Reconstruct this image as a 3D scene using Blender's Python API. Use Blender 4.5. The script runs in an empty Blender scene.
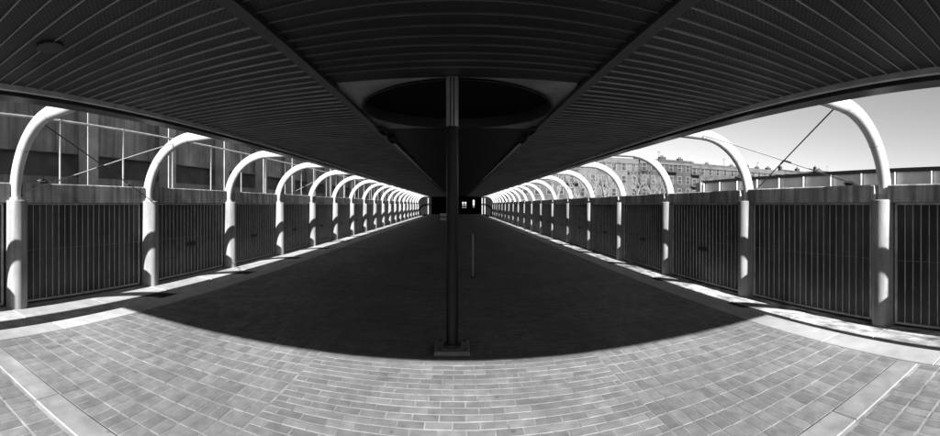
import bpy, math, random
from mathutils import Vector, Matrix
rnd = random.Random(7)
R = math.radians
sc = bpy.context.scene
COL = sc.collection

# ------------------------------------------------------------------ camera
EYE = 1.75
F, CX, CY = 393.0, 457.3, 204.8          # swing-lens panorama: pixels per radian, vanishing point
cam_d = bpy.data.cameras.new('camera')
cam = bpy.data.objects.new('camera', cam_d); COL.objects.link(cam)
cam_d.type = 'PANO'
cam_d.panorama_type = 'CENTRAL_CYLINDRICAL'
cam_d.central_cylindrical_radius = 1.0
cam_d.central_cylindrical_range_u_min = (0 - CX) / F
cam_d.central_cylindrical_range_u_max = (940 - CX) / F
cam_d.central_cylindrical_range_v_min = -(436 - CY) / F
cam_d.central_cylindrical_range_v_max = CY / F
cam_d.clip_start = 0.05; cam_d.clip_end = 6000
cam.location = (0, 0, EYE); cam.rotation_euler = (R(90), 0, 0)
sc.camera = cam

# ------------------------------------------------------------------ sky, sun, exposure (black and white)
SUN_EL = R(27.6)
w = bpy.data.worlds.new('World'); sc.world = w; w.use_nodes = True
nt = w.node_tree
sky = nt.nodes.new('ShaderNodeTexSky'); sky.sky_type = 'NISHITA'; sky.sun_disc = False
sky.sun_elevation = SUN_EL; sky.sun_rotation = R(179.4)
sky.dust_density = 0.0; sky.air_density = 1.3
bw = nt.nodes.new('ShaderNodeRGBToBW')
bg = nt.nodes['Background']; bg.inputs['Strength'].default_value = 0.05
nt.links.new(sky.outputs['Color'], bw.inputs['Color']); nt.links.new(bw.outputs['Val'], bg.inputs['Color'])
sd = bpy.data.lights.new('sun', 'SUN'); so = bpy.data.objects.new('sun', sd); COL.objects.link(so)
sd.energy = 5.0; sd.angle = R(0.5); sd.color = (1, 1, 1)
so.rotation_euler = (R(90) - SUN_EL, 0, R(0.6))      # shines along +Y, downwards
so.location = (0, -20, 12)
vs = sc.view_settings
vs.view_transform = 'Standard'; vs.look = 'None'; vs.gamma = 1; vs.use_curve_mapping = False
vs.exposure = 1.4
sc.render.engine = 'CYCLES'
sc.cycles.max_bounces = 10; sc.cycles.diffuse_bounces = 6

# ------------------------------------------------------------------ materials (all neutral greys: the photograph is black and white)
def mat(name, v, rough=0.8, metal=0.0, var=0.15, scale=3.0, bump=0.0, bscale=60.0, stretch=(1, 1, 1), spec=0.5, stains=0.0, obj_rand=0.0, attr=False, spots=0.0, streak=0.0):
    m = bpy.data.materials.new(name); m.use_nodes = True
    n = m.node_tree; b = n.nodes['Principled BSDF']; L = n.links
    b.inputs['Roughness'].default_value = rough; b.inputs['Metallic'].default_value = metal
    b.inputs['Specular IOR Level'].default_value = spec
    geo = n.nodes.new('ShaderNodeNewGeometry')
    mp = n.nodes.new('ShaderNodeMapping'); mp.inputs['Scale'].default_value = stretch
    L.new(geo.outputs['Position'], mp.inputs['Vector'])
    t = n.nodes.new('ShaderNodeTexNoise'); t.inputs['Scale'].default_value = scale; t.inputs['Detail'].default_value = 6
    L.new(mp.outputs['Vector'], t.inputs['Vector'])
    mr = n.nodes.new('ShaderNodeMapRange'); mr.inputs['From Min'].default_value = .3; mr.inputs['From Max'].default_value = .7
    mr.inputs['To Min'].default_value = v * (1 - var); mr.inputs['To Max'].default_value = v * (1 + var)
    L.new(t.outputs['Fac'], mr.inputs['Value']); out = mr.outputs['Result']
    def mul(a, bb):
        q = n.nodes.new('ShaderNodeMath'); q.operation = 'MULTIPLY'; L.new(a, q.inputs[0])
        if isinstance(bb, float): q.inputs[1].default_value = bb
        else: L.new(bb, q.inputs[1])
        return q.outputs[0]
    if obj_rand:
        oi = n.nodes.new('ShaderNodeObjectInfo'); r2 = n.nodes.new('ShaderNodeMapRange')
        r2.inputs['To Min'].default_value = 1 - obj_rand; r2.inputs['To Max'].default_value = 1 + obj_rand
        L.new(oi.outputs['Random'], r2.inputs['Value']); out = mul(out, r2.outputs['Result'])
    if attr:
        at = n.nodes.new('ShaderNodeAttribute'); at.attribute_name = 'tint'; out = mul(out, at.outputs['Fac'])
    if stains:
        s = n.nodes.new('ShaderNodeTexNoise'); s.inputs['Scale'].default_value = .55; s.inputs['Detail'].default_value = 8; s.inputs['Roughness'].default_value = .65
        L.new(geo.outputs['Position'], s.inputs['Vector'])
        r3 = n.nodes.new('ShaderNodeMapRange'); r3.inputs['From Min'].default_value = .42; r3.inputs['From Max'].default_value = .62
        r3.inputs['To Min'].default_value = 1 - stains; r3.inputs['To Max'].default_value = 1
        L.new(s.outputs['Fac'], r3.inputs['Value']); out = mul(out, r3.outputs['Result'])
    if spots:
        vo = n.nodes.new('ShaderNodeTexVoronoi'); vo.inputs['Scale'].default_value = 3.1
        L.new(geo.outputs['Position'], vo.inputs['Vector'])
        rs = n.nodes.new('ShaderNodeMapRange'); rs.inputs['From Min'].default_value = .045; rs.inputs['From Max'].default_value = .075
        rs.inputs['To Min'].default_value = 1 - spots; rs.inputs['To Max'].default_value = 1
        L.new(vo.outputs['Distance'], rs.inputs['Value']); out = mul(out, rs.outputs['Result'])
    if streak:
        m2 = n.nodes.new('ShaderNodeMapping'); m2.inputs['Scale'].default_value = (6, 6, .35); L.new(geo.outputs['Position'], m2.inputs['Vector'])
        t3 = n.nodes.new('ShaderNodeTexNoise'); t3.inputs['Scale'].default_value = 1.3; t3.inputs['Detail'].default_value = 7; L.new(m2.outputs['Vector'], t3.inputs['Vector'])
        r4 = n.nodes.new('ShaderNodeMapRange'); r4.inputs['From Min'].default_value = .4; r4.inputs['From Max'].default_value = .6
        r4.inputs['To Min'].default_value = 1 - streak; r4.inputs['To Max'].default_value = 1
        L.new(t3.outputs['Fac'], r4.inputs['Value']); out = mul(out, r4.outputs['Result'])
    L.new(out, b.inputs['Base Color'])
    if bump:
        t2 = n.nodes.new('ShaderNodeTexNoise'); t2.inputs['Scale'].default_value = bscale; t2.inputs['Detail'].default_value = 4
        L.new(mp.outputs['Vector'], t2.inputs['Vector'])
        bp = n.nodes.new('ShaderNodeBump'); bp.inputs['Strength'].default_value = bump; bp.inputs['Distance'].default_value = .01
        L.new(t2.outputs['Fac'], bp.inputs['Height']); L.new(bp.outputs['Normal'], b.inputs['Normal'])
    return m

M = {}
M['brick'] = mat('paving_brick', .22, .85, var=.18, scale=9, bump=.4, bscale=90, attr=True, stains=.22, spots=.35, spec=.12)
M['brick1'] = mat('paving_brick_single', .22, .85, var=.18, scale=9, bump=.4, bscale=90, obj_rand=.17, stains=.22, spots=.35, spec=.12)
M['joint'] = mat('sand_joint', .34, .95, var=.35, scale=7, bump=.3, bscale=120, stains=.4, spec=.1)
M['band'] = mat('border_concrete', .46, .9, var=.1, scale=5, bump=.25, bscale=120, obj_rand=.08, stains=.25, spots=.3, spec=.2)
M['slab'] = mat('walkway_concrete', .5, .9, var=.15, scale=5, bump=.3, bscale=80, obj_rand=.08, stains=.25, spec=.2)
M['slab_dirty'] = mat('dirty_walkway_concrete', .5, .9, var=.75, scale=4.5, bump=.5, bscale=60, stretch=(1.3, .45, 1), obj_rand=.08, stains=.6, spec=.2)
M['cross'] = mat('cross_band_concrete', .33, .9, var=.2, scale=5, bump=.3, bscale=100, obj_rand=.08, stains=.3, spots=.3, spec=.2)
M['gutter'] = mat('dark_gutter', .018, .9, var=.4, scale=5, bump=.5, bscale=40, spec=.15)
M['sand'] = mat('pale_sand', .42, .95, var=.3, scale=14, bump=.6, bscale=60, spec=.1)
M['ground'] = mat('ground_earth', .12, .95, var=.3, scale=.4, spec=.1)
M['conc'] = mat('pillar_concrete', .38, .85, var=.2, scale=4, bump=.35, bscale=50, stretch=(1, 1, .35), stains=.2, streak=.3, spec=.25)
M['wallc'] = mat('wall_concrete', .58, .9, var=.3, scale=3, bump=.4, bscale=40, stretch=(1, 1, .25), stains=.4, streak=.5, spec=.2)
M['white'] = mat('white_pipe_paint', .6, .42, var=.05, scale=4, bump=.05, bscale=30, stains=.1, streak=.12)
M['gate'] = mat('black_gate_steel', .1, .6, var=.35, scale=2.5, stretch=(1, 1, .3), bump=.1, bscale=20, spec=.3, stains=.3, streak=.3, obj_rand=.2)
M['rib'] = mat('gate_rib_steel', .5, .5, var=.3, scale=5, spec=.5)
M['iron'] = mat('dark_iron', .03, .5, var=.3, scale=5)
M['steel'] = mat('galvanised_steel', .36, .5, var=.15, scale=8)
M['beam'] = mat('dark_beam_steel', .03, .4, var=.25, scale=3, spec=.45)
M['trim_glint'] = mat('glint_trim', .5, .4, var=.25, scale=4)
M['board_glint'] = mat('white_board_glint', .8, .4, var=.15, scale=4)
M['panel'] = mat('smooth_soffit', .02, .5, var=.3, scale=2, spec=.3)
M['spandrel'] = mat('spandrel_metal', .3, .4, var=.35, scale=2, metal=.4)
M['post'] = mat('column_paint', .012, .4, var=.2, scale=4, spec=.3)
M['shaft_glint'] = mat('shaft_glint_metal', .6, .3, var=.15, scale=6, metal=.8)
M['plinth'] = mat('plinth_concrete', .3, .9, var=.2, scale=6, bump=.3, stains=.25, spec=.2)
M['farwall'] = mat('far_concrete', .42, .9, var=.25, scale=.9, stretch=(1, 1, .5), bump=.3, bscale=20, stains=.35, streak=.3, spec=.2)
M['farlight'] = mat('far_pier_concrete', .42, .9, var=.2, scale=2, spec=.2, stains=.2)
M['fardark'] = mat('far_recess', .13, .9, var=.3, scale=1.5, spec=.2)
M['fpanel'] = mat('fence_panel_grey', .75, .7, var=.2, scale=1.2, spec=.3, stains=.2)
M['apt1'] = mat('apartment_brick', .07, .9, var=.3, scale=.8, spec=.2)
M['apt2'] = mat('apartment_brick_pale', .1, .9, var=.25, scale=.8, spec=.2)
M['apt3'] = mat('apartment_brick_dark', .05, .9, var=.3, scale=.8, spec=.2)
M['glass'] = mat('window_glass', .02, .12, var=.3, scale=1, spec=.8)
M['frame'] = mat('window_frame_paint', .2, .6, var=.1, scale=2)
M['bark'] = mat('pale_bark', .2, .9, var=.3, scale=3, spec=.2)
M['fencepost'] = mat('white_fence_post', .75, .6, var=.1, scale=3)
M['crease'] = mat('gate_crease_steel', .16, .5, var=.3, scale=4)
M['dirt'] = mat('dark_dirt', .05, .95, var=.5, scale=20, bump=.6, bscale=70, spec=.1)
M['weld'] = mat('weld_grey', .3, .6, var=.4, scale=20)
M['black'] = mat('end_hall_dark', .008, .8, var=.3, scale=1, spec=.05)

# perforated ceiling plank
def perforated(name, lo, hi):
    m = bpy.data.materials.new(name); m.use_nodes = True
    n = m.node_tree; b = n.nodes['Principled BSDF']; L = n.links
    b.inputs['Roughness'].default_value = .55; b.inputs['Metallic'].default_value = 0; b.inputs['Specular IOR Level'].default_value = .3
    geo = n.nodes.new('ShaderNodeNewGeometry')
    vo = n.nodes.new('ShaderNodeTexVoronoi'); vo.voronoi_dimensions = '2D'; vo.inputs['Scale'].default_value = 28; vo.inputs['Randomness'].default_value = 0
    rot = n.nodes.new('ShaderNodeMapping'); rot.inputs['Rotation'].default_value = (0, 0, R(45))
    L.new(geo.outputs['Position'], rot.inputs['Vector']); L.new(rot.outputs['Vector'], vo.inputs['Vector'])
    st = n.nodes.new('ShaderNodeMapRange'); st.inputs['From Min'].default_value = .26; st.inputs['From Max'].default_value = .34
    st.inputs['To Min'].default_value = .12; st.inputs['To Max'].default_value = 1
    L.new(vo.outputs['Distance'], st.inputs['Value'])
    no = n.nodes.new('ShaderNodeTexNoise'); no.inputs['Scale'].default_value = 1.1; no.inputs['Detail'].default_value = 5
    L.new(geo.outputs['Position'], no.inputs['Vector'])
    r = n.nodes.new('ShaderNodeMapRange'); r.inputs['From Min'].default_value = .3; r.inputs['From Max'].default_value = .7
    r.inputs['To Min'].default_value = lo; r.inputs['To Max'].default_value = hi
    L.new(no.outputs['Fac'], r.inputs['Value'])
    oi = n.nodes.new('ShaderNodeObjectInfo'); r2 = n.nodes.new('ShaderNodeMapRange')
    r2.inputs['To Min'].default_value = .9; r2.inputs['To Max'].default_value = 1.1
    L.new(oi.outputs['Random'], r2.inputs['Value'])
    q = n.nodes.new('ShaderNodeMath'); q.operation = 'MULTIPLY'; L.new(st.outputs['Result'], q.inputs[0]); L.new(r.outputs['Result'], q.inputs[1])
    q2 = n.nodes.new('ShaderNodeMath'); q2.operation = 'MULTIPLY'; L.new(q.outputs[0], q2.inputs[0]); L.new(r2.outputs['Result'], q2.inputs[1])
    L.new(q2.outputs[0], b.inputs['Base Color'])
    return m
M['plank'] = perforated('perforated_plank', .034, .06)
M['plank_mid_shade'] = perforated('perforated_plank_shaded', .018, .03)  # same plank, with the middle field's shade painted into its colour

# ------------------------------------------------------------------ mesh helpers
class MB:
    def __init__(s): s.v = []; s.f = []
    def box(s, x0, x1, y0, y1, z0, z1):
        i = len(s.v)
        s.v += [(x0,y0,z0),(x1,y0,z0),(x1,y1,z0),(x0,y1,z0),(x0,y0,z1),(x1,y0,z1),(x1,y1,z1),(x0,y1,z1)]
        s.f += [(i,i+3,i+2,i+1),(i+4,i+5,i+6,i+7),(i,i+1,i+5,i+4),(i+1,i+2,i+6,i+5),(i+2,i+3,i+7,i+6),(i+3,i,i+4,i+7)]
        return s
    def bbox(s, x0, x1, y0, y1, z0, z1, c):           # box with chamfered top edge
        i = len(s.v)
        s.v += [(x0,y0,z0),(x1,y0,z0),(x1,y1,z0),(x0,y1,z0),(x0,y0,z1-c),(x1,y0,z1-c),(x1,y1,z1-c),(x0,y1,z1-c),
                (x0+c,y0+c,z1),(x1-c,y0+c,z1),(x1-c,y1-c,z1),(x0+c,y1-c,z1)]
        s.f += [(i,i+1,i+5,i+4),(i+1,i+2,i+6,i+5),(i+2,i+3,i+7,i+6),(i+3,i,i+4,i+7),
                (i+4,i+5,i+9,i+8),(i+5,i+6,i+10,i+9),(i+6,i+7,i+11,i+10),(i+7,i+4,i+8,i+11),(i+8,i+9,i+10,i+11)]
        return s
    def poly(s, pts, faces):
        i = len(s.v); s.v += [tuple(p) for p in pts]; s.f += [tuple(i + k for k in f) for f in faces]; return s
    def prism(s, prof, y0, y1):                        # profile of (x,z), extruded along y
        n = len(prof); i = len(s.v)
        s.v += [(x, y0, z) for x, z in prof] + [(x, y1, z) for x, z in prof]
        s.f += [(i+k, i+(k+1)%n, i+n+(k+1)%n, i+n+k) for k in range(n)] + [tuple(i+k for k in range(n))[::-1], tuple(i+n+k for k in range(n))]
        return s
    def tube(s, pts, rad, seg=12, cap=True):
        pts = [Vector(p) for p in pts]; n = len(pts)
        rr = rad if isinstance(rad, (list, tuple)) else [rad] * n
        up = None; i0 = len(s.v)
        for k, p in enumerate(pts):
            d = (pts[min(k+1, n-1)] - pts[max(k-1, 0)]).normalized()
            if up is None:
                up = d.orthogonal().normalized()
            up = (up - d * up.dot(d)).normalized(); sd_ = d.cross(up)
            for j in range(seg):
                a = 2 * math.pi * j / seg
                s.v.append(tuple(p + (up * math.cos(a) + sd_ * math.sin(a)) * rr[k]))
        for k in range(n - 1):
            for j in range(seg):
                a = i0 + k*seg + j; b = i0 + k*seg + (j+1) % seg
                s.f.append((a, b, b + seg, a + seg))
        if cap:
            s.f.append(tuple(i0 + j for j in range(seg))[::-1]); s.f.append(tuple(i0 + (n-1)*seg + j for j in range(seg)))
        return s
    def mesh(s, name, m, smooth=False):
        me = bpy.data.meshes.new(name); me.from_pydata(s.v, [], s.f); me.materials.append(m)
        if smooth:
            me.shade_smooth()
            me.set_sharp_from_angle(angle=R(40))
        me.update(); return me
    def build(s, name, m, parent=None, smooth=False):
        return put(name, s.mesh(name, m, smooth), parent)
def put(name, me, parent=None, loc=None):
    o = bpy.data.objects.new(name, me); COL.objects.link(o)
    if parent: o.parent = parent
    if loc: o.location = loc
    return o
def tag(o, label=None, cat=None, group=None, kind=None):
    if label: o['label'] = label
    if cat: o['category'] = cat
    if group: o['group'] = group
    if kind: o['kind'] = kind
    return o
def empty(name, loc=(0, 0, 0)):
    o = bpy.data.objects.new(name, None); COL.objects.link(o); o.location = loc; o.empty_display_size = .3; return o
ORD = ['nearest', 'second', 'third', 'fourth', 'fifth', 'sixth', 'seventh', 'eighth', 'ninth', 'tenth', 'eleventh', 'twelfth', 'thirteenth', 'fourteenth', 'fifteenth', 'sixteenth', 'seventeenth', 'eighteenth', 'nineteenth']

# ------------------------------------------------------------------ layout numbers (metres)
S = 3.69                                    # bay length
Y0 = 3.41                                   # first pillar pair in view
NB = 19
yk = lambda k: Y0 + S * k
Y_END = yk(NB - 1) + .4
FL_L, FL_R = -5.01, 4.41                    # edges of the raised paving
BR_L, BR_R = -4.63, 3.99                    # brick field inside the pale border bands
WZ = {-1: -0.29, 1: -0.46}                  # level of the side walkways
PX = {-1: -7.06, 1: 6.44}                   # pillar centre lines
GX = {-1: -7.20, 1: 6.46}                   # gate planes
ROOF_Z = EYE + 1.44
RE_L, RE_R = -4.97, 4.52                    # roof edges
ROOF_Y0 = -1.60
SIDE = {-1: 'left', 1: 'right'}

# ------------------------------------------------------------------ ground and paving
g = MB(); g.poly([(-3000, -3000, -.62), (3000, -3000, -.62), (3000, 3000, -.62), (-3000, 3000, -.62)], [(0, 1, 2, 3)])
tag(g.build('ground', M['ground']), 'flat bare ground stretching to the horizon', 'ground', kind='structure')

pav = MB().box(FL_L + .002, FL_R - .002, -34, Y_END + 4, -.55, -.0015).build('brick_pavement', M['joint'])
tag(pav, 'brick paved passage floor with pale sand joints', 'pavement', kind='structure')
# border slabs
for x0, x1 in ((FL_L, BR_L - .012), (BR_R + .012, FL_R)):
    ln = 1.5
    me = MB().bbox(0, x1 - x0, .004, ln - .004, -.2, .012, .008).mesh('border_slab', M['band'])
    y = -6.0
    while y < Y_END + 3: put('border_slab', me, pav, (x0, y, 0)); y += ln
# transverse pale band near the camera
for xs in (-4.62, -3.08, -1.54, 0, 1.43, 2.71):
    nx = {-4.62: -3.08, -3.08: -1.54, -1.54: 0, 0: 1.43, 1.43: 2.71, 2.71: 3.98}[xs]
    MB().bbox(xs + .004, nx - .004, 1.68, 1.92, -.1, .01, .006).build('cross_slab', M['cross'], pav)
# bricks: running bond in the middle, stacked on end at both sides
bricks = []                                 # (x0,x1,y0,y1)
jc = .008
MX = 1.58
y = 1.94; row = 0
while y < Y_END + 3:
    off = .11 if row % 2 else 0
    x = -MX - (.22 - off) + .0001
    while x < MX:
        a = max(x, -MX); b = min(x + .21, MX - .01)
        if b - a > .05: bricks.append((a, b, y, y + .1))
        x += .21 + .011
    y += .111; row += 1
for sx0, sx1 in ((BR_L, -MX - .012), (MX + .004, BR_R)):
    n = int((sx1 - sx0) / .109); pitch = (sx1 - sx0) / n
    y = 1.94; row = 0
    while y < Y_END + 3:
        for i in range(n):
            bricks.append((sx0 + i * pitch, sx0 + i * pitch + pitch - .013, y, y + .212))
        y += .226; row += 1
# a few rows this side of the band
y = 1.66 - .236
while y > -1.2:
    n = int((BR_R - BR_L) / .109); pitch = (BR_R - BR_L) / n
    for i in range(n): bricks.append((BR_L + i * pitch, BR_L + i * pitch + pitch - .013, y, y + .212))
    y -= .236
def inview(b):
    cx_, cy_ = (b[0] + b[1]) / 2, (b[2] + b[3]) / 2
    th = math.atan2(cx_, cy_); r = math.hypot(cx_, cy_)
    px = CX + F * th; py = CY + F * EYE / r
    return 36 < px < 904 and py < 398
def size(b):
    return -math.hypot((b[0] + b[1]) / 2, (b[2] + b[3]) / 2)
vis = sorted([b for b in bricks if inview(b)], key=size, reverse=True)
single = set(vis[:300])
cache = {}
for b in vis[:300]:
    k = (round(b[1] - b[0], 3), round(b[3] - b[2], 3))
    if k not in cache: cache[k] = MB().bbox(0, k[0], 0, k[1], -.05, 0, .002).mesh('brick', M['brick1'])
    o = put('brick', cache[k], pav, (b[0], b[2], rnd.uniform(.0, .003)))
    o.rotation_euler = (rnd.uniform(-.006, .006), rnd.uniform(-.006, .006), rnd.uniform(-.008, .008))
fb = MB(); tints = []
for b in bricks:
    if b in single: continue
    dz = rnd.uniform(.0, .003); j = [rnd.uniform(-.0012, .0012) for _ in range(2)]
    fb.bbox(b[0] + j[0], b[1] + j[0], b[2] + j[1], b[3] + j[1], -.03, dz, .002)
    tints += [rnd.uniform(.83, 1.17)] * 12
fo = fb.build('brick_field', M['brick'], pav); fo['kind'] = 'stuff'
at = fo.data.attributes.new('tint', 'FLOAT', 'POINT'); at.data.foreach_set('value', tints)

# side walkways: dark gutter, pale slabs, sand
for sd_, xin, xs0, xs1 in ((-1, FL_L, 6.34, 7.35), (1, FL_R, 5.75, 6.7)):
    z = WZ[sd_]
    a, b = sorted((xin + .004 * sd_, sd_ * 7.6))
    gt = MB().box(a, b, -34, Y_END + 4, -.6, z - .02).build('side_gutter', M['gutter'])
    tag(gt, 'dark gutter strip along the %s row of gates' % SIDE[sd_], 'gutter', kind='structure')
    wk = empty('side_walkway', (0, 0, z)); tag(wk, 'pale concrete walkway at the foot of the %s gates' % SIDE[sd_], 'walkway', kind='structure')
    y = -6; i = 0
    while y < Y_END + 3:
        L_ = S / 2
        j = rnd.uniform(-.012, .012)
        a, b = sorted((sd_ * (xs0 + j), sd_ * xs1))
        MB().bbox(a, b, y + .005, y + L_ - .005, -.1, rnd.uniform(.0, .008), .01).build('walkway_slab', M['slab' if sd_ < 0 else 'slab_dirty'], wk)
        y += L_
# ------------------------------------------------------------------ arches on pillars
RP = .122; RA = 1.45
AZ = ROOF_Z + .125                          # centre height of the horizontal run
PT = AZ - RA - .02                          # pillar top
def arch_meshes(sd_):
    px = PX[sd_]; z0 = WZ[sd_]; edge = RE_R if sd_ > 0 else RE_L
    D, W = .44, .25
    pil = MB().tube([(0, 0, 0), (0, 0, PT - z0 - .015), (0, 0, PT - z0)], [.215, .215, .2], 36)
    xo = .08 * sd_
    path = [(xo, 0, PT - z0 - .03), (xo, 0, PT - z0 + .02)]
    for i in range(1, 25):
        a = math.pi / 2 * i / 24
        path.append((xo - sd_ * RA * (1 - math.cos(a)), 0, PT - z0 + .02 + RA * math.sin(a)))
    path.append((edge - px - .25 * sd_, 0, AZ - z0))
    pipe = MB().tube(path, RP, 24)
    col = MB().tube([(xo, 0, PT - z0 + .001), (xo, 0, PT - z0 + .05)], RP + .035, 20)
    br = MB().box(xo + sd_ * .10 - .05, xo + sd_ * .10 + .05, -W/2 - .05, -W/2 + .12, PT - z0 + .052, PT - z0 + .13)
    wr = []
    for ang in (42, 86):
        a0, a1 = R(ang), R(ang + .9)
        wr.append(MB().tube([(xo - sd_ * RA * (1 - math.cos(a)), 0, PT - z0 + .02 + RA * math.sin(a)) for a in (a0, (a0 + a1) / 2, a1)], [RP + .001, RP + .006, RP + .001], 24, cap=False).mesh('weld_ring', M['weld'], True))
    return (pil.mesh('pillar', M['conc'], True), pipe.mesh('pipe', M['white'], True), col.mesh('collar', M['white'], True), br.mesh('bracket', M['iron']), wr[0], wr[1])
for sd_ in (-1, 1):
    ms = arch_meshes(sd_)
    for k in range(-1, NB):
        t = empty('pipe_arch', (PX[sd_], yk(k), WZ[sd_]))
        if k < 0: lab = 'white pipe arch just behind the viewpoint, seen only by its shadow on the %s side' % SIDE[sd_]
        elif k == 0: lab = ('white curved pipe of the left row cut off by the left picture edge' if sd_ < 0 else 'nearest and largest white pipe arch on its concrete pillar at far right')
        elif k == NB - 1: lab = 'farthest white pipe arch on a concrete pillar in the %s row' % SIDE[sd_]
        else: lab = '%s white pipe arch from the camera in the %s row, on a concrete pillar' % (ORD[k], SIDE[sd_])
        tag(t, lab, 'arch', 'white pipe arches along the passage')
        for nm, me in zip(('pillar', 'pipe', 'collar', 'bracket', 'weld_ring', 'weld_ring'), ms): put(nm, me, t)

# ------------------------------------------------------------------ gates between the pillars
GW = S - .43 - .06
def gate_parts(sd_):
    z0 = WZ[sd_]; H = PT - .06 - (z0 + .05)
    f = -sd_                                        # direction towards the passage
    def fx(a, b): return sorted((a * f, b * f))
    pm = MB(); x0, x1 = fx(-.03, 0); pm.box(x0, x1, -GW/2, GW/2, 0, H)
    fm = MB(); x0, x1 = fx(.0015, .035)
    fm.box(x0, x1, -GW/2, GW/2, H - .035, H); fm.box(x0, x1, -GW/2, GW/2, 0, .035)
    fm.box(x0, x1, -GW/2, -GW/2 + .04, .037, H - .037); fm.box(x0, x1, GW/2 - .04, GW/2, .037, H - .037)
    x0, x1 = fx(.0015, .02)
    rb = MB().box(x0, x1, -.006, .006, .037, H - .037)
    x0, x1 = fx(.0015, .006)
    ml = MB().box(x0, x1, -GW/2 + .045, GW/2 - .045, H * .52, H * .52 + .012)
    x0, x1 = fx(.022, .036)
    hd = MB().box(x0, x1, -.19, .19, H * .40, H * .40 + .10)
    hx0, hx1 = fx(.036, .066); hd.box(hx0, hx1, -.05, .05, H * .42, H * .42 + .035)
    nr = 19
    ys = [-GW/2 + .04 + (GW - .08) * (i + 1) / (nr + 1) for i in range(nr)]
    allr = MB()
    xx = fx(.0015, .02)
    for y in ys: allr.box(xx[0], xx[1], y - .006, y + .006, .037, H - .037)
    return dict(panel=pm.mesh('panel', M['gate']), frame=fm.mesh('frame', M['rib']), rib=rb.mesh('rib', M['rib']), ys=ys,
                crease=ml.mesh('crease', M['crease']), handle=hd.mesh('handle', M['iron']), allr=allr.mesh('rib_set', M['rib']))
for sd_ in (-1, 1):
    gp = gate_parts(sd_)
    for k in range(-1, NB - 1):
        t = empty('garage_gate', (GX[sd_], yk(k) + S / 2, WZ[sd_] + .05))
        if k < 0: lab = ('dark ribbed gate at the extreme right edge beyond the nearest pillar' if sd_ > 0 else 'dark ribbed gate at the extreme left before the first left arch')
        else: lab = '%s dark ribbed metal gate of the %s row, between white arches' % (ORD[k], SIDE[sd_])
        tag(t, lab, 'gate', 'dark ribbed gates between the arches')
        put('panel', gp['panel'], t); put('frame', gp['frame'], t); put('crease', gp['crease'], t)
        if k < 3:
            for y in gp['ys']: put('rib', gp['rib'], t, (0, y, 0))
        else: put('rib_set', gp['allr'], t)
        if k >= 1: put('handle', gp['handle'], t)

# low concrete walls over the gates
WT = {-1: EYE + .447, 1: EYE + .362}
for sd_ in (-1, 1):
    t = empty('concrete_wall', (GX[sd_], Y0, PT)); tag(t, 'low weathered concrete wall above the %s row of gates' % SIDE[sd_], 'wall')
    y_s = lambda k: yk(k) - Y0
    for k in range(-9, NB):
        dz = rnd.uniform(-.012, .012)
        a, b = sorted((-.12 * sd_, .22 * sd_))
        MB().bbox(a, b, y_s(k) + .14, y_s(k + 1) - .14, -.05, WT[sd_] - PT + dz, .02).build('wall_block', M['wallc'], t)
        a, b = sorted((.0 * sd_, .2 * sd_))
        MB().box(a, b, y_s(k) - .139, y_s(k) + .139, -.04, WT[sd_] - PT - .05).build('wall_joint', M['wallc'], t)
    a, b = sorted((.06 * sd_, .16 * sd_))
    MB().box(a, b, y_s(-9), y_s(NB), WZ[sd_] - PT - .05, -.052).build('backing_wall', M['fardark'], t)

# ------------------------------------------------------------------ canopy roof
roof = empty('canopy_roof', (0, ROOF_Y0, ROOF_Z)); tag(roof, 'long dark flat canopy roof with ribbed perforated ceiling over the passage', 'roof')
ZC = .10                                    # ceiling level above the lowest edge
RY = Y_END + 3.4 - ROOF_Y0                   # roof length (local y from 0)
BX = 1.60
MB().box(RE_L + .3, RE_R - .3, .05, RY - .05, .25, .30).build('roof_deck', M['black'], roof)
for sd_, e in ((-1, RE_L), (1, RE_R)):
    f = -sd_
    prof = [(e, 0), (e, .34), (e + f * .5, .34), (e + f * .5, .245), (e + f * .44, .245), (e + f * .44, .03), (e + f * .40, .0)]
    if sd_ < 0: prof = prof[::-1]
    # outer beam with a groove
    m = MB().prism([(e, .0), (e + f * .26, .0), (e + f * .26, .34), (e, .34)] if sd_ > 0 else [(e, .0), (e, .34), (e + f * .26, .34), (e + f * .26, .0)], 0, RY)
    m.build('edge_beam', M['beam'], roof)
    a, b = sorted((e + f * .262, e + f * .33)); MB().box(a, b, 0, RY, .07, .33).build('edge_groove', M['black'], roof)
    a, b = sorted((e + f * .332, e + f * .40)); MB().box(a, b, 0, RY, .035, .33).build('edge_glint_trim', M['trim_glint'], roof)  # trim coloured brighter to paint in the edge highlight
MB().box(RE_L, RE_R, -.12, -.002, 0, .34).build('end_beam', M['beam'], roof)
for sd_ in (-1, 1):
    x = BX * sd_
    MB().box(x - .06, x + .06, 0, RY, .045, .30).build('ceiling_beam', M['beam'], roof)
    a, b = sorted((x - sd_ * .062, x - sd_ * .095))
    MB().box(a, b, 10.8, 28, .03, .062).build('beam_glint', M['board_glint'], roof)  # white strip drawn as the highlight along the beam edge
    for yy in (9.1, 10.2, 25.5):
        MB().bbox(x - sd_ * .115 - .05, x - sd_ * .115 + .05, yy, yy + .5, -.005, .074, .01).build('lamp_housing', M['panel'], roof)
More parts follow.
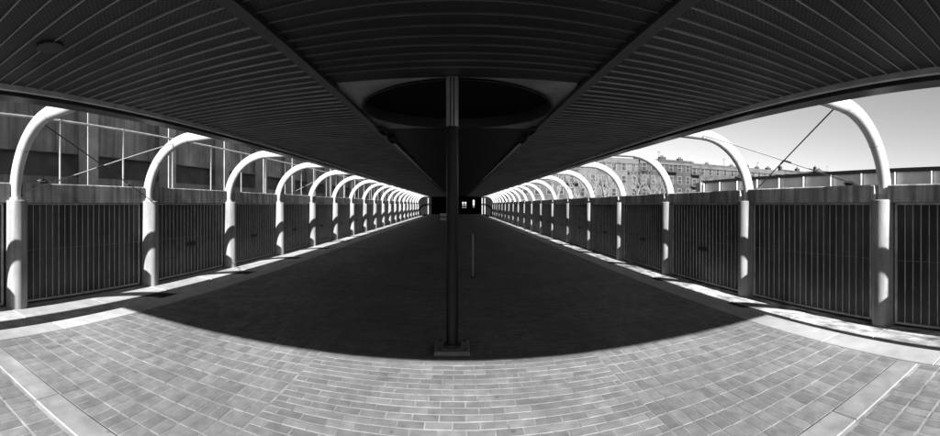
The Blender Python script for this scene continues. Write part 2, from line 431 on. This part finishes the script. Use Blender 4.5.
# planks across: left field, middle field (up to the round recess), right field
PW = .205
def plank_mesh(x0, x1, kd):
    m = MB(); a = x0 + .003; b = x1 - .003
    # shallow tray with a turned-down lip on its near side
    m.box(a, b, .012, PW - .006, ZC, ZC + .02)
    return m.mesh('ceiling_plank', M['plank_mid_shade' if kd == 'mid' else 'plank'])
def lip_mesh(x0, x1, kd):
    return MB().box(x0 + .003, x1 - .003, -.003, .007, ZC - .016, ZC + .02).mesh('plank_lip', M['riblip_mid_shade' if kd == 'mid' else 'riblip'])
M['riblip'] = mat('plank_lip_lit', .34, .45, var=.3, scale=2)  # lip colour lightened to carry bounce light from the floor
M['riblip_mid_shade'] = mat('plank_lip_shaded', .1, .45, var=.3, scale=2)  # same lip, darkened to paint in the middle field's shade
RECY0 = 4.74 - ROOF_Y0; RECY1 = 7.85 - ROOF_Y0
fields = [(RE_L + .402, -BX - .062, 'side'), (-BX + .062, BX - .062, 'mid'), (BX + .062, RE_R - .402, 'side')]
far = MB(); farl = MB()
for x0, x1, kd in fields:
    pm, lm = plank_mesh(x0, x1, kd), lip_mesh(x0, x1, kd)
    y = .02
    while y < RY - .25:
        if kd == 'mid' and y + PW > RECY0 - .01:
            MB().box(x0 + .003, x1 - .003, y + .0, RECY0 - .004, ZC, ZC + .02).build('closing_strip', M['plank_mid_shade'], roof); break
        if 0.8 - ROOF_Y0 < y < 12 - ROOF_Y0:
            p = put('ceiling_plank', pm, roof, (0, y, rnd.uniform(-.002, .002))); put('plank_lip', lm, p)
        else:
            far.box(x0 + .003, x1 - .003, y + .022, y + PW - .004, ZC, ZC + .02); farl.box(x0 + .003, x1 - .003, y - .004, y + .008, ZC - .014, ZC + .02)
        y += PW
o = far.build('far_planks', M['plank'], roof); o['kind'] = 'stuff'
o = farl.build('far_lips', M['riblip'], roof); o['kind'] = 'stuff'
# smooth square plate with a round recess round the column head
RC = 1.48; ycen = (RECY0 + RECY1) / 2 - .05
m = MB(); N = 64; pts = []; fs = []
xl, xr, ya, yb = -BX + .062, BX - .062, RECY0, RECY1
for i in range(N):
    a = 2 * math.pi * i / N; c_, s_ = math.cos(a), math.sin(a)
    k = min((xr if c_ > 0 else -xl) / max(abs(c_), 1e-6), ((yb - ycen) if s_ > 0 else (ycen - ya)) / max(abs(s_), 1e-6))
    pts += [(RC * c_, ycen + RC * s_, ZC), (k * c_, ycen + k * s_, ZC)]
for i in range(N):
    j = (i + 1) % N; fs.append((2*i, 2*j, 2*j+1, 2*i+1))
m.poly(pts, fs).build('recess_plate', M['spandrel'], roof)
m = MB(); pts = []; fs = []
for i in range(N):
    a = 2 * math.pi * i / N
    for rr, zz in ((RC, ZC - .03), (RC + .03, ZC - .03), (RC, ZC + .0), (RC - .02, ZC + .06), (RC - .02, ZC + .42), (0.3, ZC + .6)):
        pts.append((rr * math.cos(a), ycen + rr * math.sin(a), zz))
for i in range(N):
    j = (i + 1) % N
    for p, q in ((1, 0), (0, 3), (3, 4), (4, 5)): fs.append((6*i+p, 6*j+p, 6*j+q, 6*i+q))
fs.append(tuple(6*i+5 for i in range(N)))
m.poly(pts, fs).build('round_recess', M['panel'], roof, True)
y = RECY1 + .01; i = 0
while y < RY - .1:
    L_ = min(1.45, RY - .05 - y)
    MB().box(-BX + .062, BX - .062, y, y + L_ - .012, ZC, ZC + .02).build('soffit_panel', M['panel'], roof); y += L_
dl = MB().tube([(-3.26, 1.93 - ROOF_Y0, ZC - .03), (-3.26, 1.93 - ROOF_Y0, ZC + .019)], .13, 28).build('downlight', M['iron'], roof, True)
# roof parapet over the deck (closes the roof against light)
MB().box(RE_L + .26, RE_R - .26, .0, RY, .345, .36).build('roof_cover', M['black'], roof)

# unseen canopy section, added behind the viewpoint to block rear sky light
rr = empty('rear_sky_blocker', (0, -6.1, ROOF_Z)); tag(rr, 'unseen added roof section behind the viewpoint, blocking rear sky light', 'roof')
MB().box(RE_L + .02, RE_R - .02, -26, 0, .1, .3).build('blocker_slab', M['panel'], rr)
for sd_, e in ((-1, RE_L), (1, RE_R)):
    a, b = sorted((e, e - sd_ * .26)); MB().box(a, b, -26, 0, 0, .098).build('edge_beam', M['beam'], rr)

# ------------------------------------------------------------------ centre column
CYL = 4.74
t = empty('centre_column', (-.06, CYL, 0)); tag(t, 'dark round steel column on a square plinth in the middle of the passage', 'column')
MB().bbox(-.21, .21, -.21, .21, .004, .05, .012).build('plinth', M['plinth'], t)
MB().tube([(0, 0, .05), (0, 0, .085)], .105, 24).build('foot_ring', M['iron'], t, True)
MB().tube([(0, 0, .086), (0, 0, ROOF_Z + ZC + .02)], .072, 28).build('shaft', M['post'], t, True)
for bx in (-.15, .15):
    for by in (-.15, .15): MB().tube([(bx, by, .049), (bx, by, .075)], .016, 6).build('bolt', M['iron'], t)
sl = MB()  # highlight streaks on the upper shaft, shaped as pale metal strips
for a0, a1 in ((205, 250), (262, 278), (290, 335)):
    n = 6; pts = []
    for i in range(n + 1):
        a = R(a0 + (a1 - a0) * i / n)
        for rr in (.073, .082):
            for zz in (ROOF_Z - .50, ROOF_Z + ZC - .01): pts.append((rr * math.cos(a), rr * math.sin(a), zz))
    fs = []
    for i in range(n):
        b = 4*i; c = b + 4
        fs += [(b+2, c+2, c+3, b+3), (b+1, b+3, c+3, c+1), (b, c, c+2, b+2)]
    fs += [(0, 2, 3, 1), (4*n, 4*n+1, 4*n+3, 4*n+2)]
    sl.poly(pts, fs)
sl.build('shaft_glint_strips', M['shaft_glint'], t)

# slim bollard and striped barrier further in
t = empty('bollard', (.38, 9.55, 0)); tag(t, 'slim pale metal bollard standing behind the centre column', 'bollard')
MB().tube([(0, 0, .0), (0, 0, .02)], .07, 16).build('base_flange', M['iron'], t)
MB().tube([(0, 0, .02), (0, 0, 1.0), (0, 0, 1.03), (0, 0, 1.04)], [.025, .025, .02, .008], 16).build('tube', M['steel'], t, True)
t = empty('barrier', (-1.3, 37, 0)); tag(t, 'small barrier with two pale boards far down the passage', 'barrier')
for x in (-.33, .33): MB().box(x - .03, x + .03, -.03, .03, 0, 1.0).build('leg', M['iron'], t)
for z in (.28, .68): MB().box(-.32, .32, -.055, -.032, z, z + .26).build('board', M['board_glint'], t)

# ------------------------------------------------------------------ tie rods between arches
def arch_pt(sd_, k, ang):
    a = R(ang); xo = PX[sd_] + .08 * sd_
    return Vector((xo - sd_ * RA * (1 - math.cos(a)), yk(k), PT + .02 + RA * math.sin(a)))
def rod(sd_, ka, kb, label, mt):
    a = arch_pt(sd_, ka, 72); b = arch_pt(sd_, kb, 3)
    if sd_ > 0: a = Vector((5.0, yk(ka), AZ))
    d = (b - a).normalized(); a = a + d * .11; b = b - d * .11
    t = empty('tie_rod', a); tag(t, label, 'tie rod', 'crossed tie rods between the arches')
    MB().tube([(0, 0, 0), tuple(b - a)], .012, 8).build('rod', M[mt], t, True)
    mid = (b - a) * .52
    MB().tube([tuple(mid - d * .09), tuple(mid - d * .06), tuple(mid + d * .06), tuple(mid + d * .09)], [.013, .019, .019, .013], 8).build('turnbuckle', M['iron'], t, True)
for sd_, k in ((-1, 0), (-1, 3), (1, 0), (1, 4)):
    nm = 'nearest bay' if k == 0 else 'bay past the %s arch' % ORD[k]
    rod(sd_, k + 1, k, 'thin pale tie rod falling nearer in the %s, %s side' % (nm, SIDE[sd_]), 'steel')
    rod(sd_, k, k + 1, 'thin dark tie rod falling away in the %s, %s side' % (nm, SIDE[sd_]), 'iron')

# ------------------------------------------------------------------ left: pole fence and concrete structure behind
FX = -7.36
t = empty('pole_fence', (FX, 4.61, WT[-1] - .02)); tag(t, 'thin pale pole fence standing on the left concrete wall', 'fence')
FH = 1.46
n = 0
yy = -1.845 * 2
while 4.61 + yy < Y_END:
    MB().tube([(0, yy, 0), (0, yy, FH)], .03, 10).build('post', M['steel'], t, True)
    MB().box(-.06, .06, yy - .06, yy + .06, 0, .022).build('post_foot', M['steel'], t)
    yy += 1.845
MB().tube([(0, -1.845 * 2 - .4, FH - .03), (0, yy, FH - .03)], .028, 8).build('top_rail', M['rib'], t)
# concrete building
XB = -10.5
t = empty('concrete_building', (XB, 20, -.6)); tag(t, 'long grey concrete parking building behind the left fence', 'building')
b0 = EYE + .6
yA, yB = -32, 66
MB().box(-.4, 0, yA, yB, 0, EYE + .89 + .6).build('lower_wall', M['farwall'], t)
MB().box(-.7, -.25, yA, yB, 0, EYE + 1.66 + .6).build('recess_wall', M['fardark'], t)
seg = 4.6; y = yA
while y < yB:
    MB().box(-.5, .02, y + .01, y + seg - .01, EYE + 1.64 + .6, EYE + 3.3 + .6).build('spandrel_panel', M['farwall'], t)
    MB().box(-.5, .0, y + .01, y + seg - .01, EYE + 3.34 + .6, EYE + 6.6 + .6).build('upper_panel', M['farwall'], t)
    y += seg
MB().box(-.5, .16, yA, yB, EYE + 3.302 + .6, EYE + 3.338 + .6).build('string_course', M['farlight'], t)
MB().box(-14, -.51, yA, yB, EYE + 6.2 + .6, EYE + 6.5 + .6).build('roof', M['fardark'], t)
y = 7.35 - S * 3 - 20
while y < yB:
    MB().bbox(.22, .72, y - .2, y + .2, 0, EYE + 6.4 + .6, .02).build('pier', M['farlight'], t); y += S
# small dark lumps on the wall tops
def lump(x, y, z, label):
    q = random.Random(label); t = MB(); n1, n2 = 7, 10; pts = []; fs = []
    for i in range(n1 + 1):
        ph = math.pi * i / n1
        for j in range(n2):
            a = 2 * math.pi * j / n2; r_ = 1 + q.uniform(-.3, .3)
            pts.append((.1 * math.sin(ph) * math.cos(a) * r_, .12 * math.sin(ph) * math.sin(a) * r_, .05 + .05 * -math.cos(ph) * (1 if i < 2 else r_)))
    for i in range(n1):
        for j in range(n2): fs.append((i*n2+j, i*n2+(j+1) % n2, (i+1)*n2+(j+1) % n2, (i+1)*n2+j))
    o = t.poly(pts, fs).build('moss_clump', M['iron']); o.location = (x, y, z)
    tag(o, label, 'clump', 'small dark clumps on the wall tops')
lump(6.52, 4.2, WT[1] + .0, 'small dark clump on the right wall top beside the nearest arch')
lump(-7.22, 4.1, WT[-1] + .0, 'small dark clump on the left wall top near the picture edge')
lump(-7.22, 6.5, WT[-1] + .0, 'small dark clump on the left wall top just before the second arch')

# ------------------------------------------------------------------ right: panel fence, apartments, bare trees
FXR = 13.0; FT = EYE + 1.345; fsp = .11 * FXR
t = empty('panel_fence', (FXR, 0, -.6)); tag(t, 'grey panel fence with dark coping beyond the right wall', 'fence')
y = 17.8
ys = []
while y > -8: ys.append(y); y -= fsp
for i, y in enumerate(ys):
    MB().box(-.14, .03, y - .02, y + .02, 0, FT + .6 - .15).build('post', M['fencepost'], t)
    MB().box(0.005, .07 if False else .025, y - fsp + .027, y - .027, 0, FT + .6 - .152).build('panel', M['fpanel'], t)
MB().box(-.07, .16, ys[-1] - fsp, 17.9, FT + .6 - .148, FT + .6).build('coping', M['iron'], t)
MB().box(-.22, .22, 17.95, 18.4, 0, FT + .6 - .1).build('end_pillar', M['conc'], t)

def apartment(x0, x1, y, h, mt, label, seed):
    q = random.Random(seed); wd = x1 - x0
    t = empty('apartment_block', (x0, y, -.6)); tag(t, label, 'building', 'row of apartment blocks behind the trees')
    MB().box(.02, wd - .02, 0, 11, 0, h).build('wall', M[mt], t)
    MB().box(0, wd, -.3, .0, h - .9, h - .35).build('cornice', M['apt2'], t)
    MB().box(.02, wd - .02, -.12, -.002, h - .345, h + .35).build('parapet', M[mt], t)
    n = max(3, int(wd / 2.3)); sp = wd / n
    fl = 3.05
    gl = MB().box(-.5, .5, -.06, -.045, 0, 1.75).mesh('window', M['glass'])
    fr = MB(); fr.box(-.6, -.5, -.10, -.002, -.08, 1.83); fr.box(.5, .6, -.10, -.002, -.08, 1.83); fr.box(-.499, .499, -.10, -.002, 1.752, 1.83); fr.box(-.499, .499, -.16, -.002, -.08, -.002); fr.box(-.499, .499, -.09, -.062, .86, .92)
    fr = fr.mesh('window_frame', M['frame'])
    for s in range(1, 5):
        z = h - fl * s + .55
        if z < 0: break
        for i in range(n):
            wdw = put('window', gl, t, (sp * (i + .5), 0, z)); put('window_frame', fr, wdw)
            if s > 1: pass
    for i in range(0, n, 3):
        if q.random() < .75:
            for s in (1, 2, 3):
                if q.random() < .7:
                    z = h - fl * s + .25; xx = sp * (i + .5)
                    bal = MB().box(xx - 1.6, xx + 1.6, -1.3, -.165, z, z + .18).build('balcony', M['iron'], t)
                    rl = MB()
                    rl.box(xx - 1.6, xx + 1.6, -1.3, -1.24, z + .95, z + 1.02)
                    for u in range(9): rl.box(xx - 1.6 + u * .395, xx - 1.56 + u * .395, -1.29, -1.25, z + .18, z + .949)
                    rl.build('railing', M['iron'], bal)
    for i in range(q.choice((1, 2, 2, 3))):
        xx = wd * (.15 + .33 * i) + q.uniform(-2, 2); hh = q.uniform(.3, 1.3); cw = q.uniform(.4, 1.1)
        ch = MB().box(xx - cw, xx + cw, 2.0, 3.0, h - .1, h + .4 + hh).build('chimney', M['apt3'], t)
        for dx in (-.25, .25): MB().tube([(xx + dx, 2.5, h + .4 + hh), (xx + dx, 2.5, h + .85 + hh)], .14, 8).build('chimney_pot', M['iron'], ch)
    xx = wd * q.uniform(.3, .7)
    an = MB().tube([(xx, 1.5, h), (xx, 1.5, h + 2.6)], .05, 6); an.tube([(xx - .6, 1.5, h + 2.3), (xx + .6, 1.5, h + 2.3)], .035, 6)
    an.build('aerial', M['iron'], t)
BY = 84
xs = [8, 24, 42, 57, 75, 92, 109, 122]
nm = ['apartment block partly hidden by the arches, nearest the vanishing point', 'brick apartment block behind the bare trees left of the third right arch', 'brick apartment block rising just left of the second right arch',
      'pale brick apartment block framed by the second right arch', 'brick apartment block just right of the second right arch', 'lower apartment block behind the crossing tie rods', 'small far apartment block at the right end of the row']
hs = [13.3, 13.0, 13.2, 12.8, 12.7, 13.2, 14.2]
for i in range(7):
    apartment(xs[i], xs[i + 1], BY + (i % 2) * .6, hs[i], ('apt1', 'apt3', 'apt2')[(i * 2) % 3], nm[i], 40 + i)

def tree(x, y, h, label, seed):
    q = random.Random(seed); m = MB(); tw = MB()
    t = empty('bare_tree', (x, y, -.62))
    def grow(p, d, L_, r_, lv, mb):
        pts = [p]; rs = [r_]; n = 3
        for i in range(n):
            d = (d + Vector((q.uniform(-.16, .16), q.uniform(-.16, .16), .06))).normalized()
            p = p + d * (L_ / n); pts.append(p); rs.append(r_ * (1 - .4 * (i + 1) / n))
        mb.tube(pts, rs, 6 if lv < 2 else 4, cap=False)
        if lv >= 4: return
        k = 4 if lv == 0 else q.choice((3, 3, 4))
        for i in range(k):
            ax = Vector((q.uniform(-1, 1), q.uniform(-1, 1), q.uniform(-.1, .4))).normalized()
            sp = .62 if lv else .5
            nd = (d + ax * q.uniform(.5, 1.1) * sp * 1.3).normalized()
            base = pts[-1] if i < 2 else pts[-2].lerp(pts[-1], q.random())
            grow(base, nd, L_ * q.uniform(.62, .82), rs[-1] * q.uniform(.6, .8), lv + 1, tw if lv >= 0 else mb)
    grow(Vector((0, 0, 0)), Vector((0, 0, 1)), h * .32, h * .028, 0, m)
    m.build('trunk', M['bark'], t, True); tw.build('crown', M['bark'], t, True)
    tag(t, label, 'tree', 'bare trees beyond the right wall')
tree(12.5, 48, 9.0, 'pale bare tree seen through the fifth right arch', 1)
tree(17.5, 50, 9.5, 'pale bare tree seen through the fourth right arch', 2)
tree(22.5, 56, 10, 'bare tree with many twigs left of the third right arch', 3)
tree(25.5, 52, 10, 'bare forked tree seen inside the third right arch', 4)
tree(31.5, 58, 9.5, 'bare tree just right of the third right arch', 5)
tree(20, 64, 11, 'taller bare tree behind the others, before the apartments', 6)
tree(35.5, 62, 9.5, 'bare tree halfway between the second and third right arches', 7)
tree(27.5, 66, 11, 'slender bare tree in front of the apartment windows inside the third right arch', 8)

# ------------------------------------------------------------------ far end of the passage
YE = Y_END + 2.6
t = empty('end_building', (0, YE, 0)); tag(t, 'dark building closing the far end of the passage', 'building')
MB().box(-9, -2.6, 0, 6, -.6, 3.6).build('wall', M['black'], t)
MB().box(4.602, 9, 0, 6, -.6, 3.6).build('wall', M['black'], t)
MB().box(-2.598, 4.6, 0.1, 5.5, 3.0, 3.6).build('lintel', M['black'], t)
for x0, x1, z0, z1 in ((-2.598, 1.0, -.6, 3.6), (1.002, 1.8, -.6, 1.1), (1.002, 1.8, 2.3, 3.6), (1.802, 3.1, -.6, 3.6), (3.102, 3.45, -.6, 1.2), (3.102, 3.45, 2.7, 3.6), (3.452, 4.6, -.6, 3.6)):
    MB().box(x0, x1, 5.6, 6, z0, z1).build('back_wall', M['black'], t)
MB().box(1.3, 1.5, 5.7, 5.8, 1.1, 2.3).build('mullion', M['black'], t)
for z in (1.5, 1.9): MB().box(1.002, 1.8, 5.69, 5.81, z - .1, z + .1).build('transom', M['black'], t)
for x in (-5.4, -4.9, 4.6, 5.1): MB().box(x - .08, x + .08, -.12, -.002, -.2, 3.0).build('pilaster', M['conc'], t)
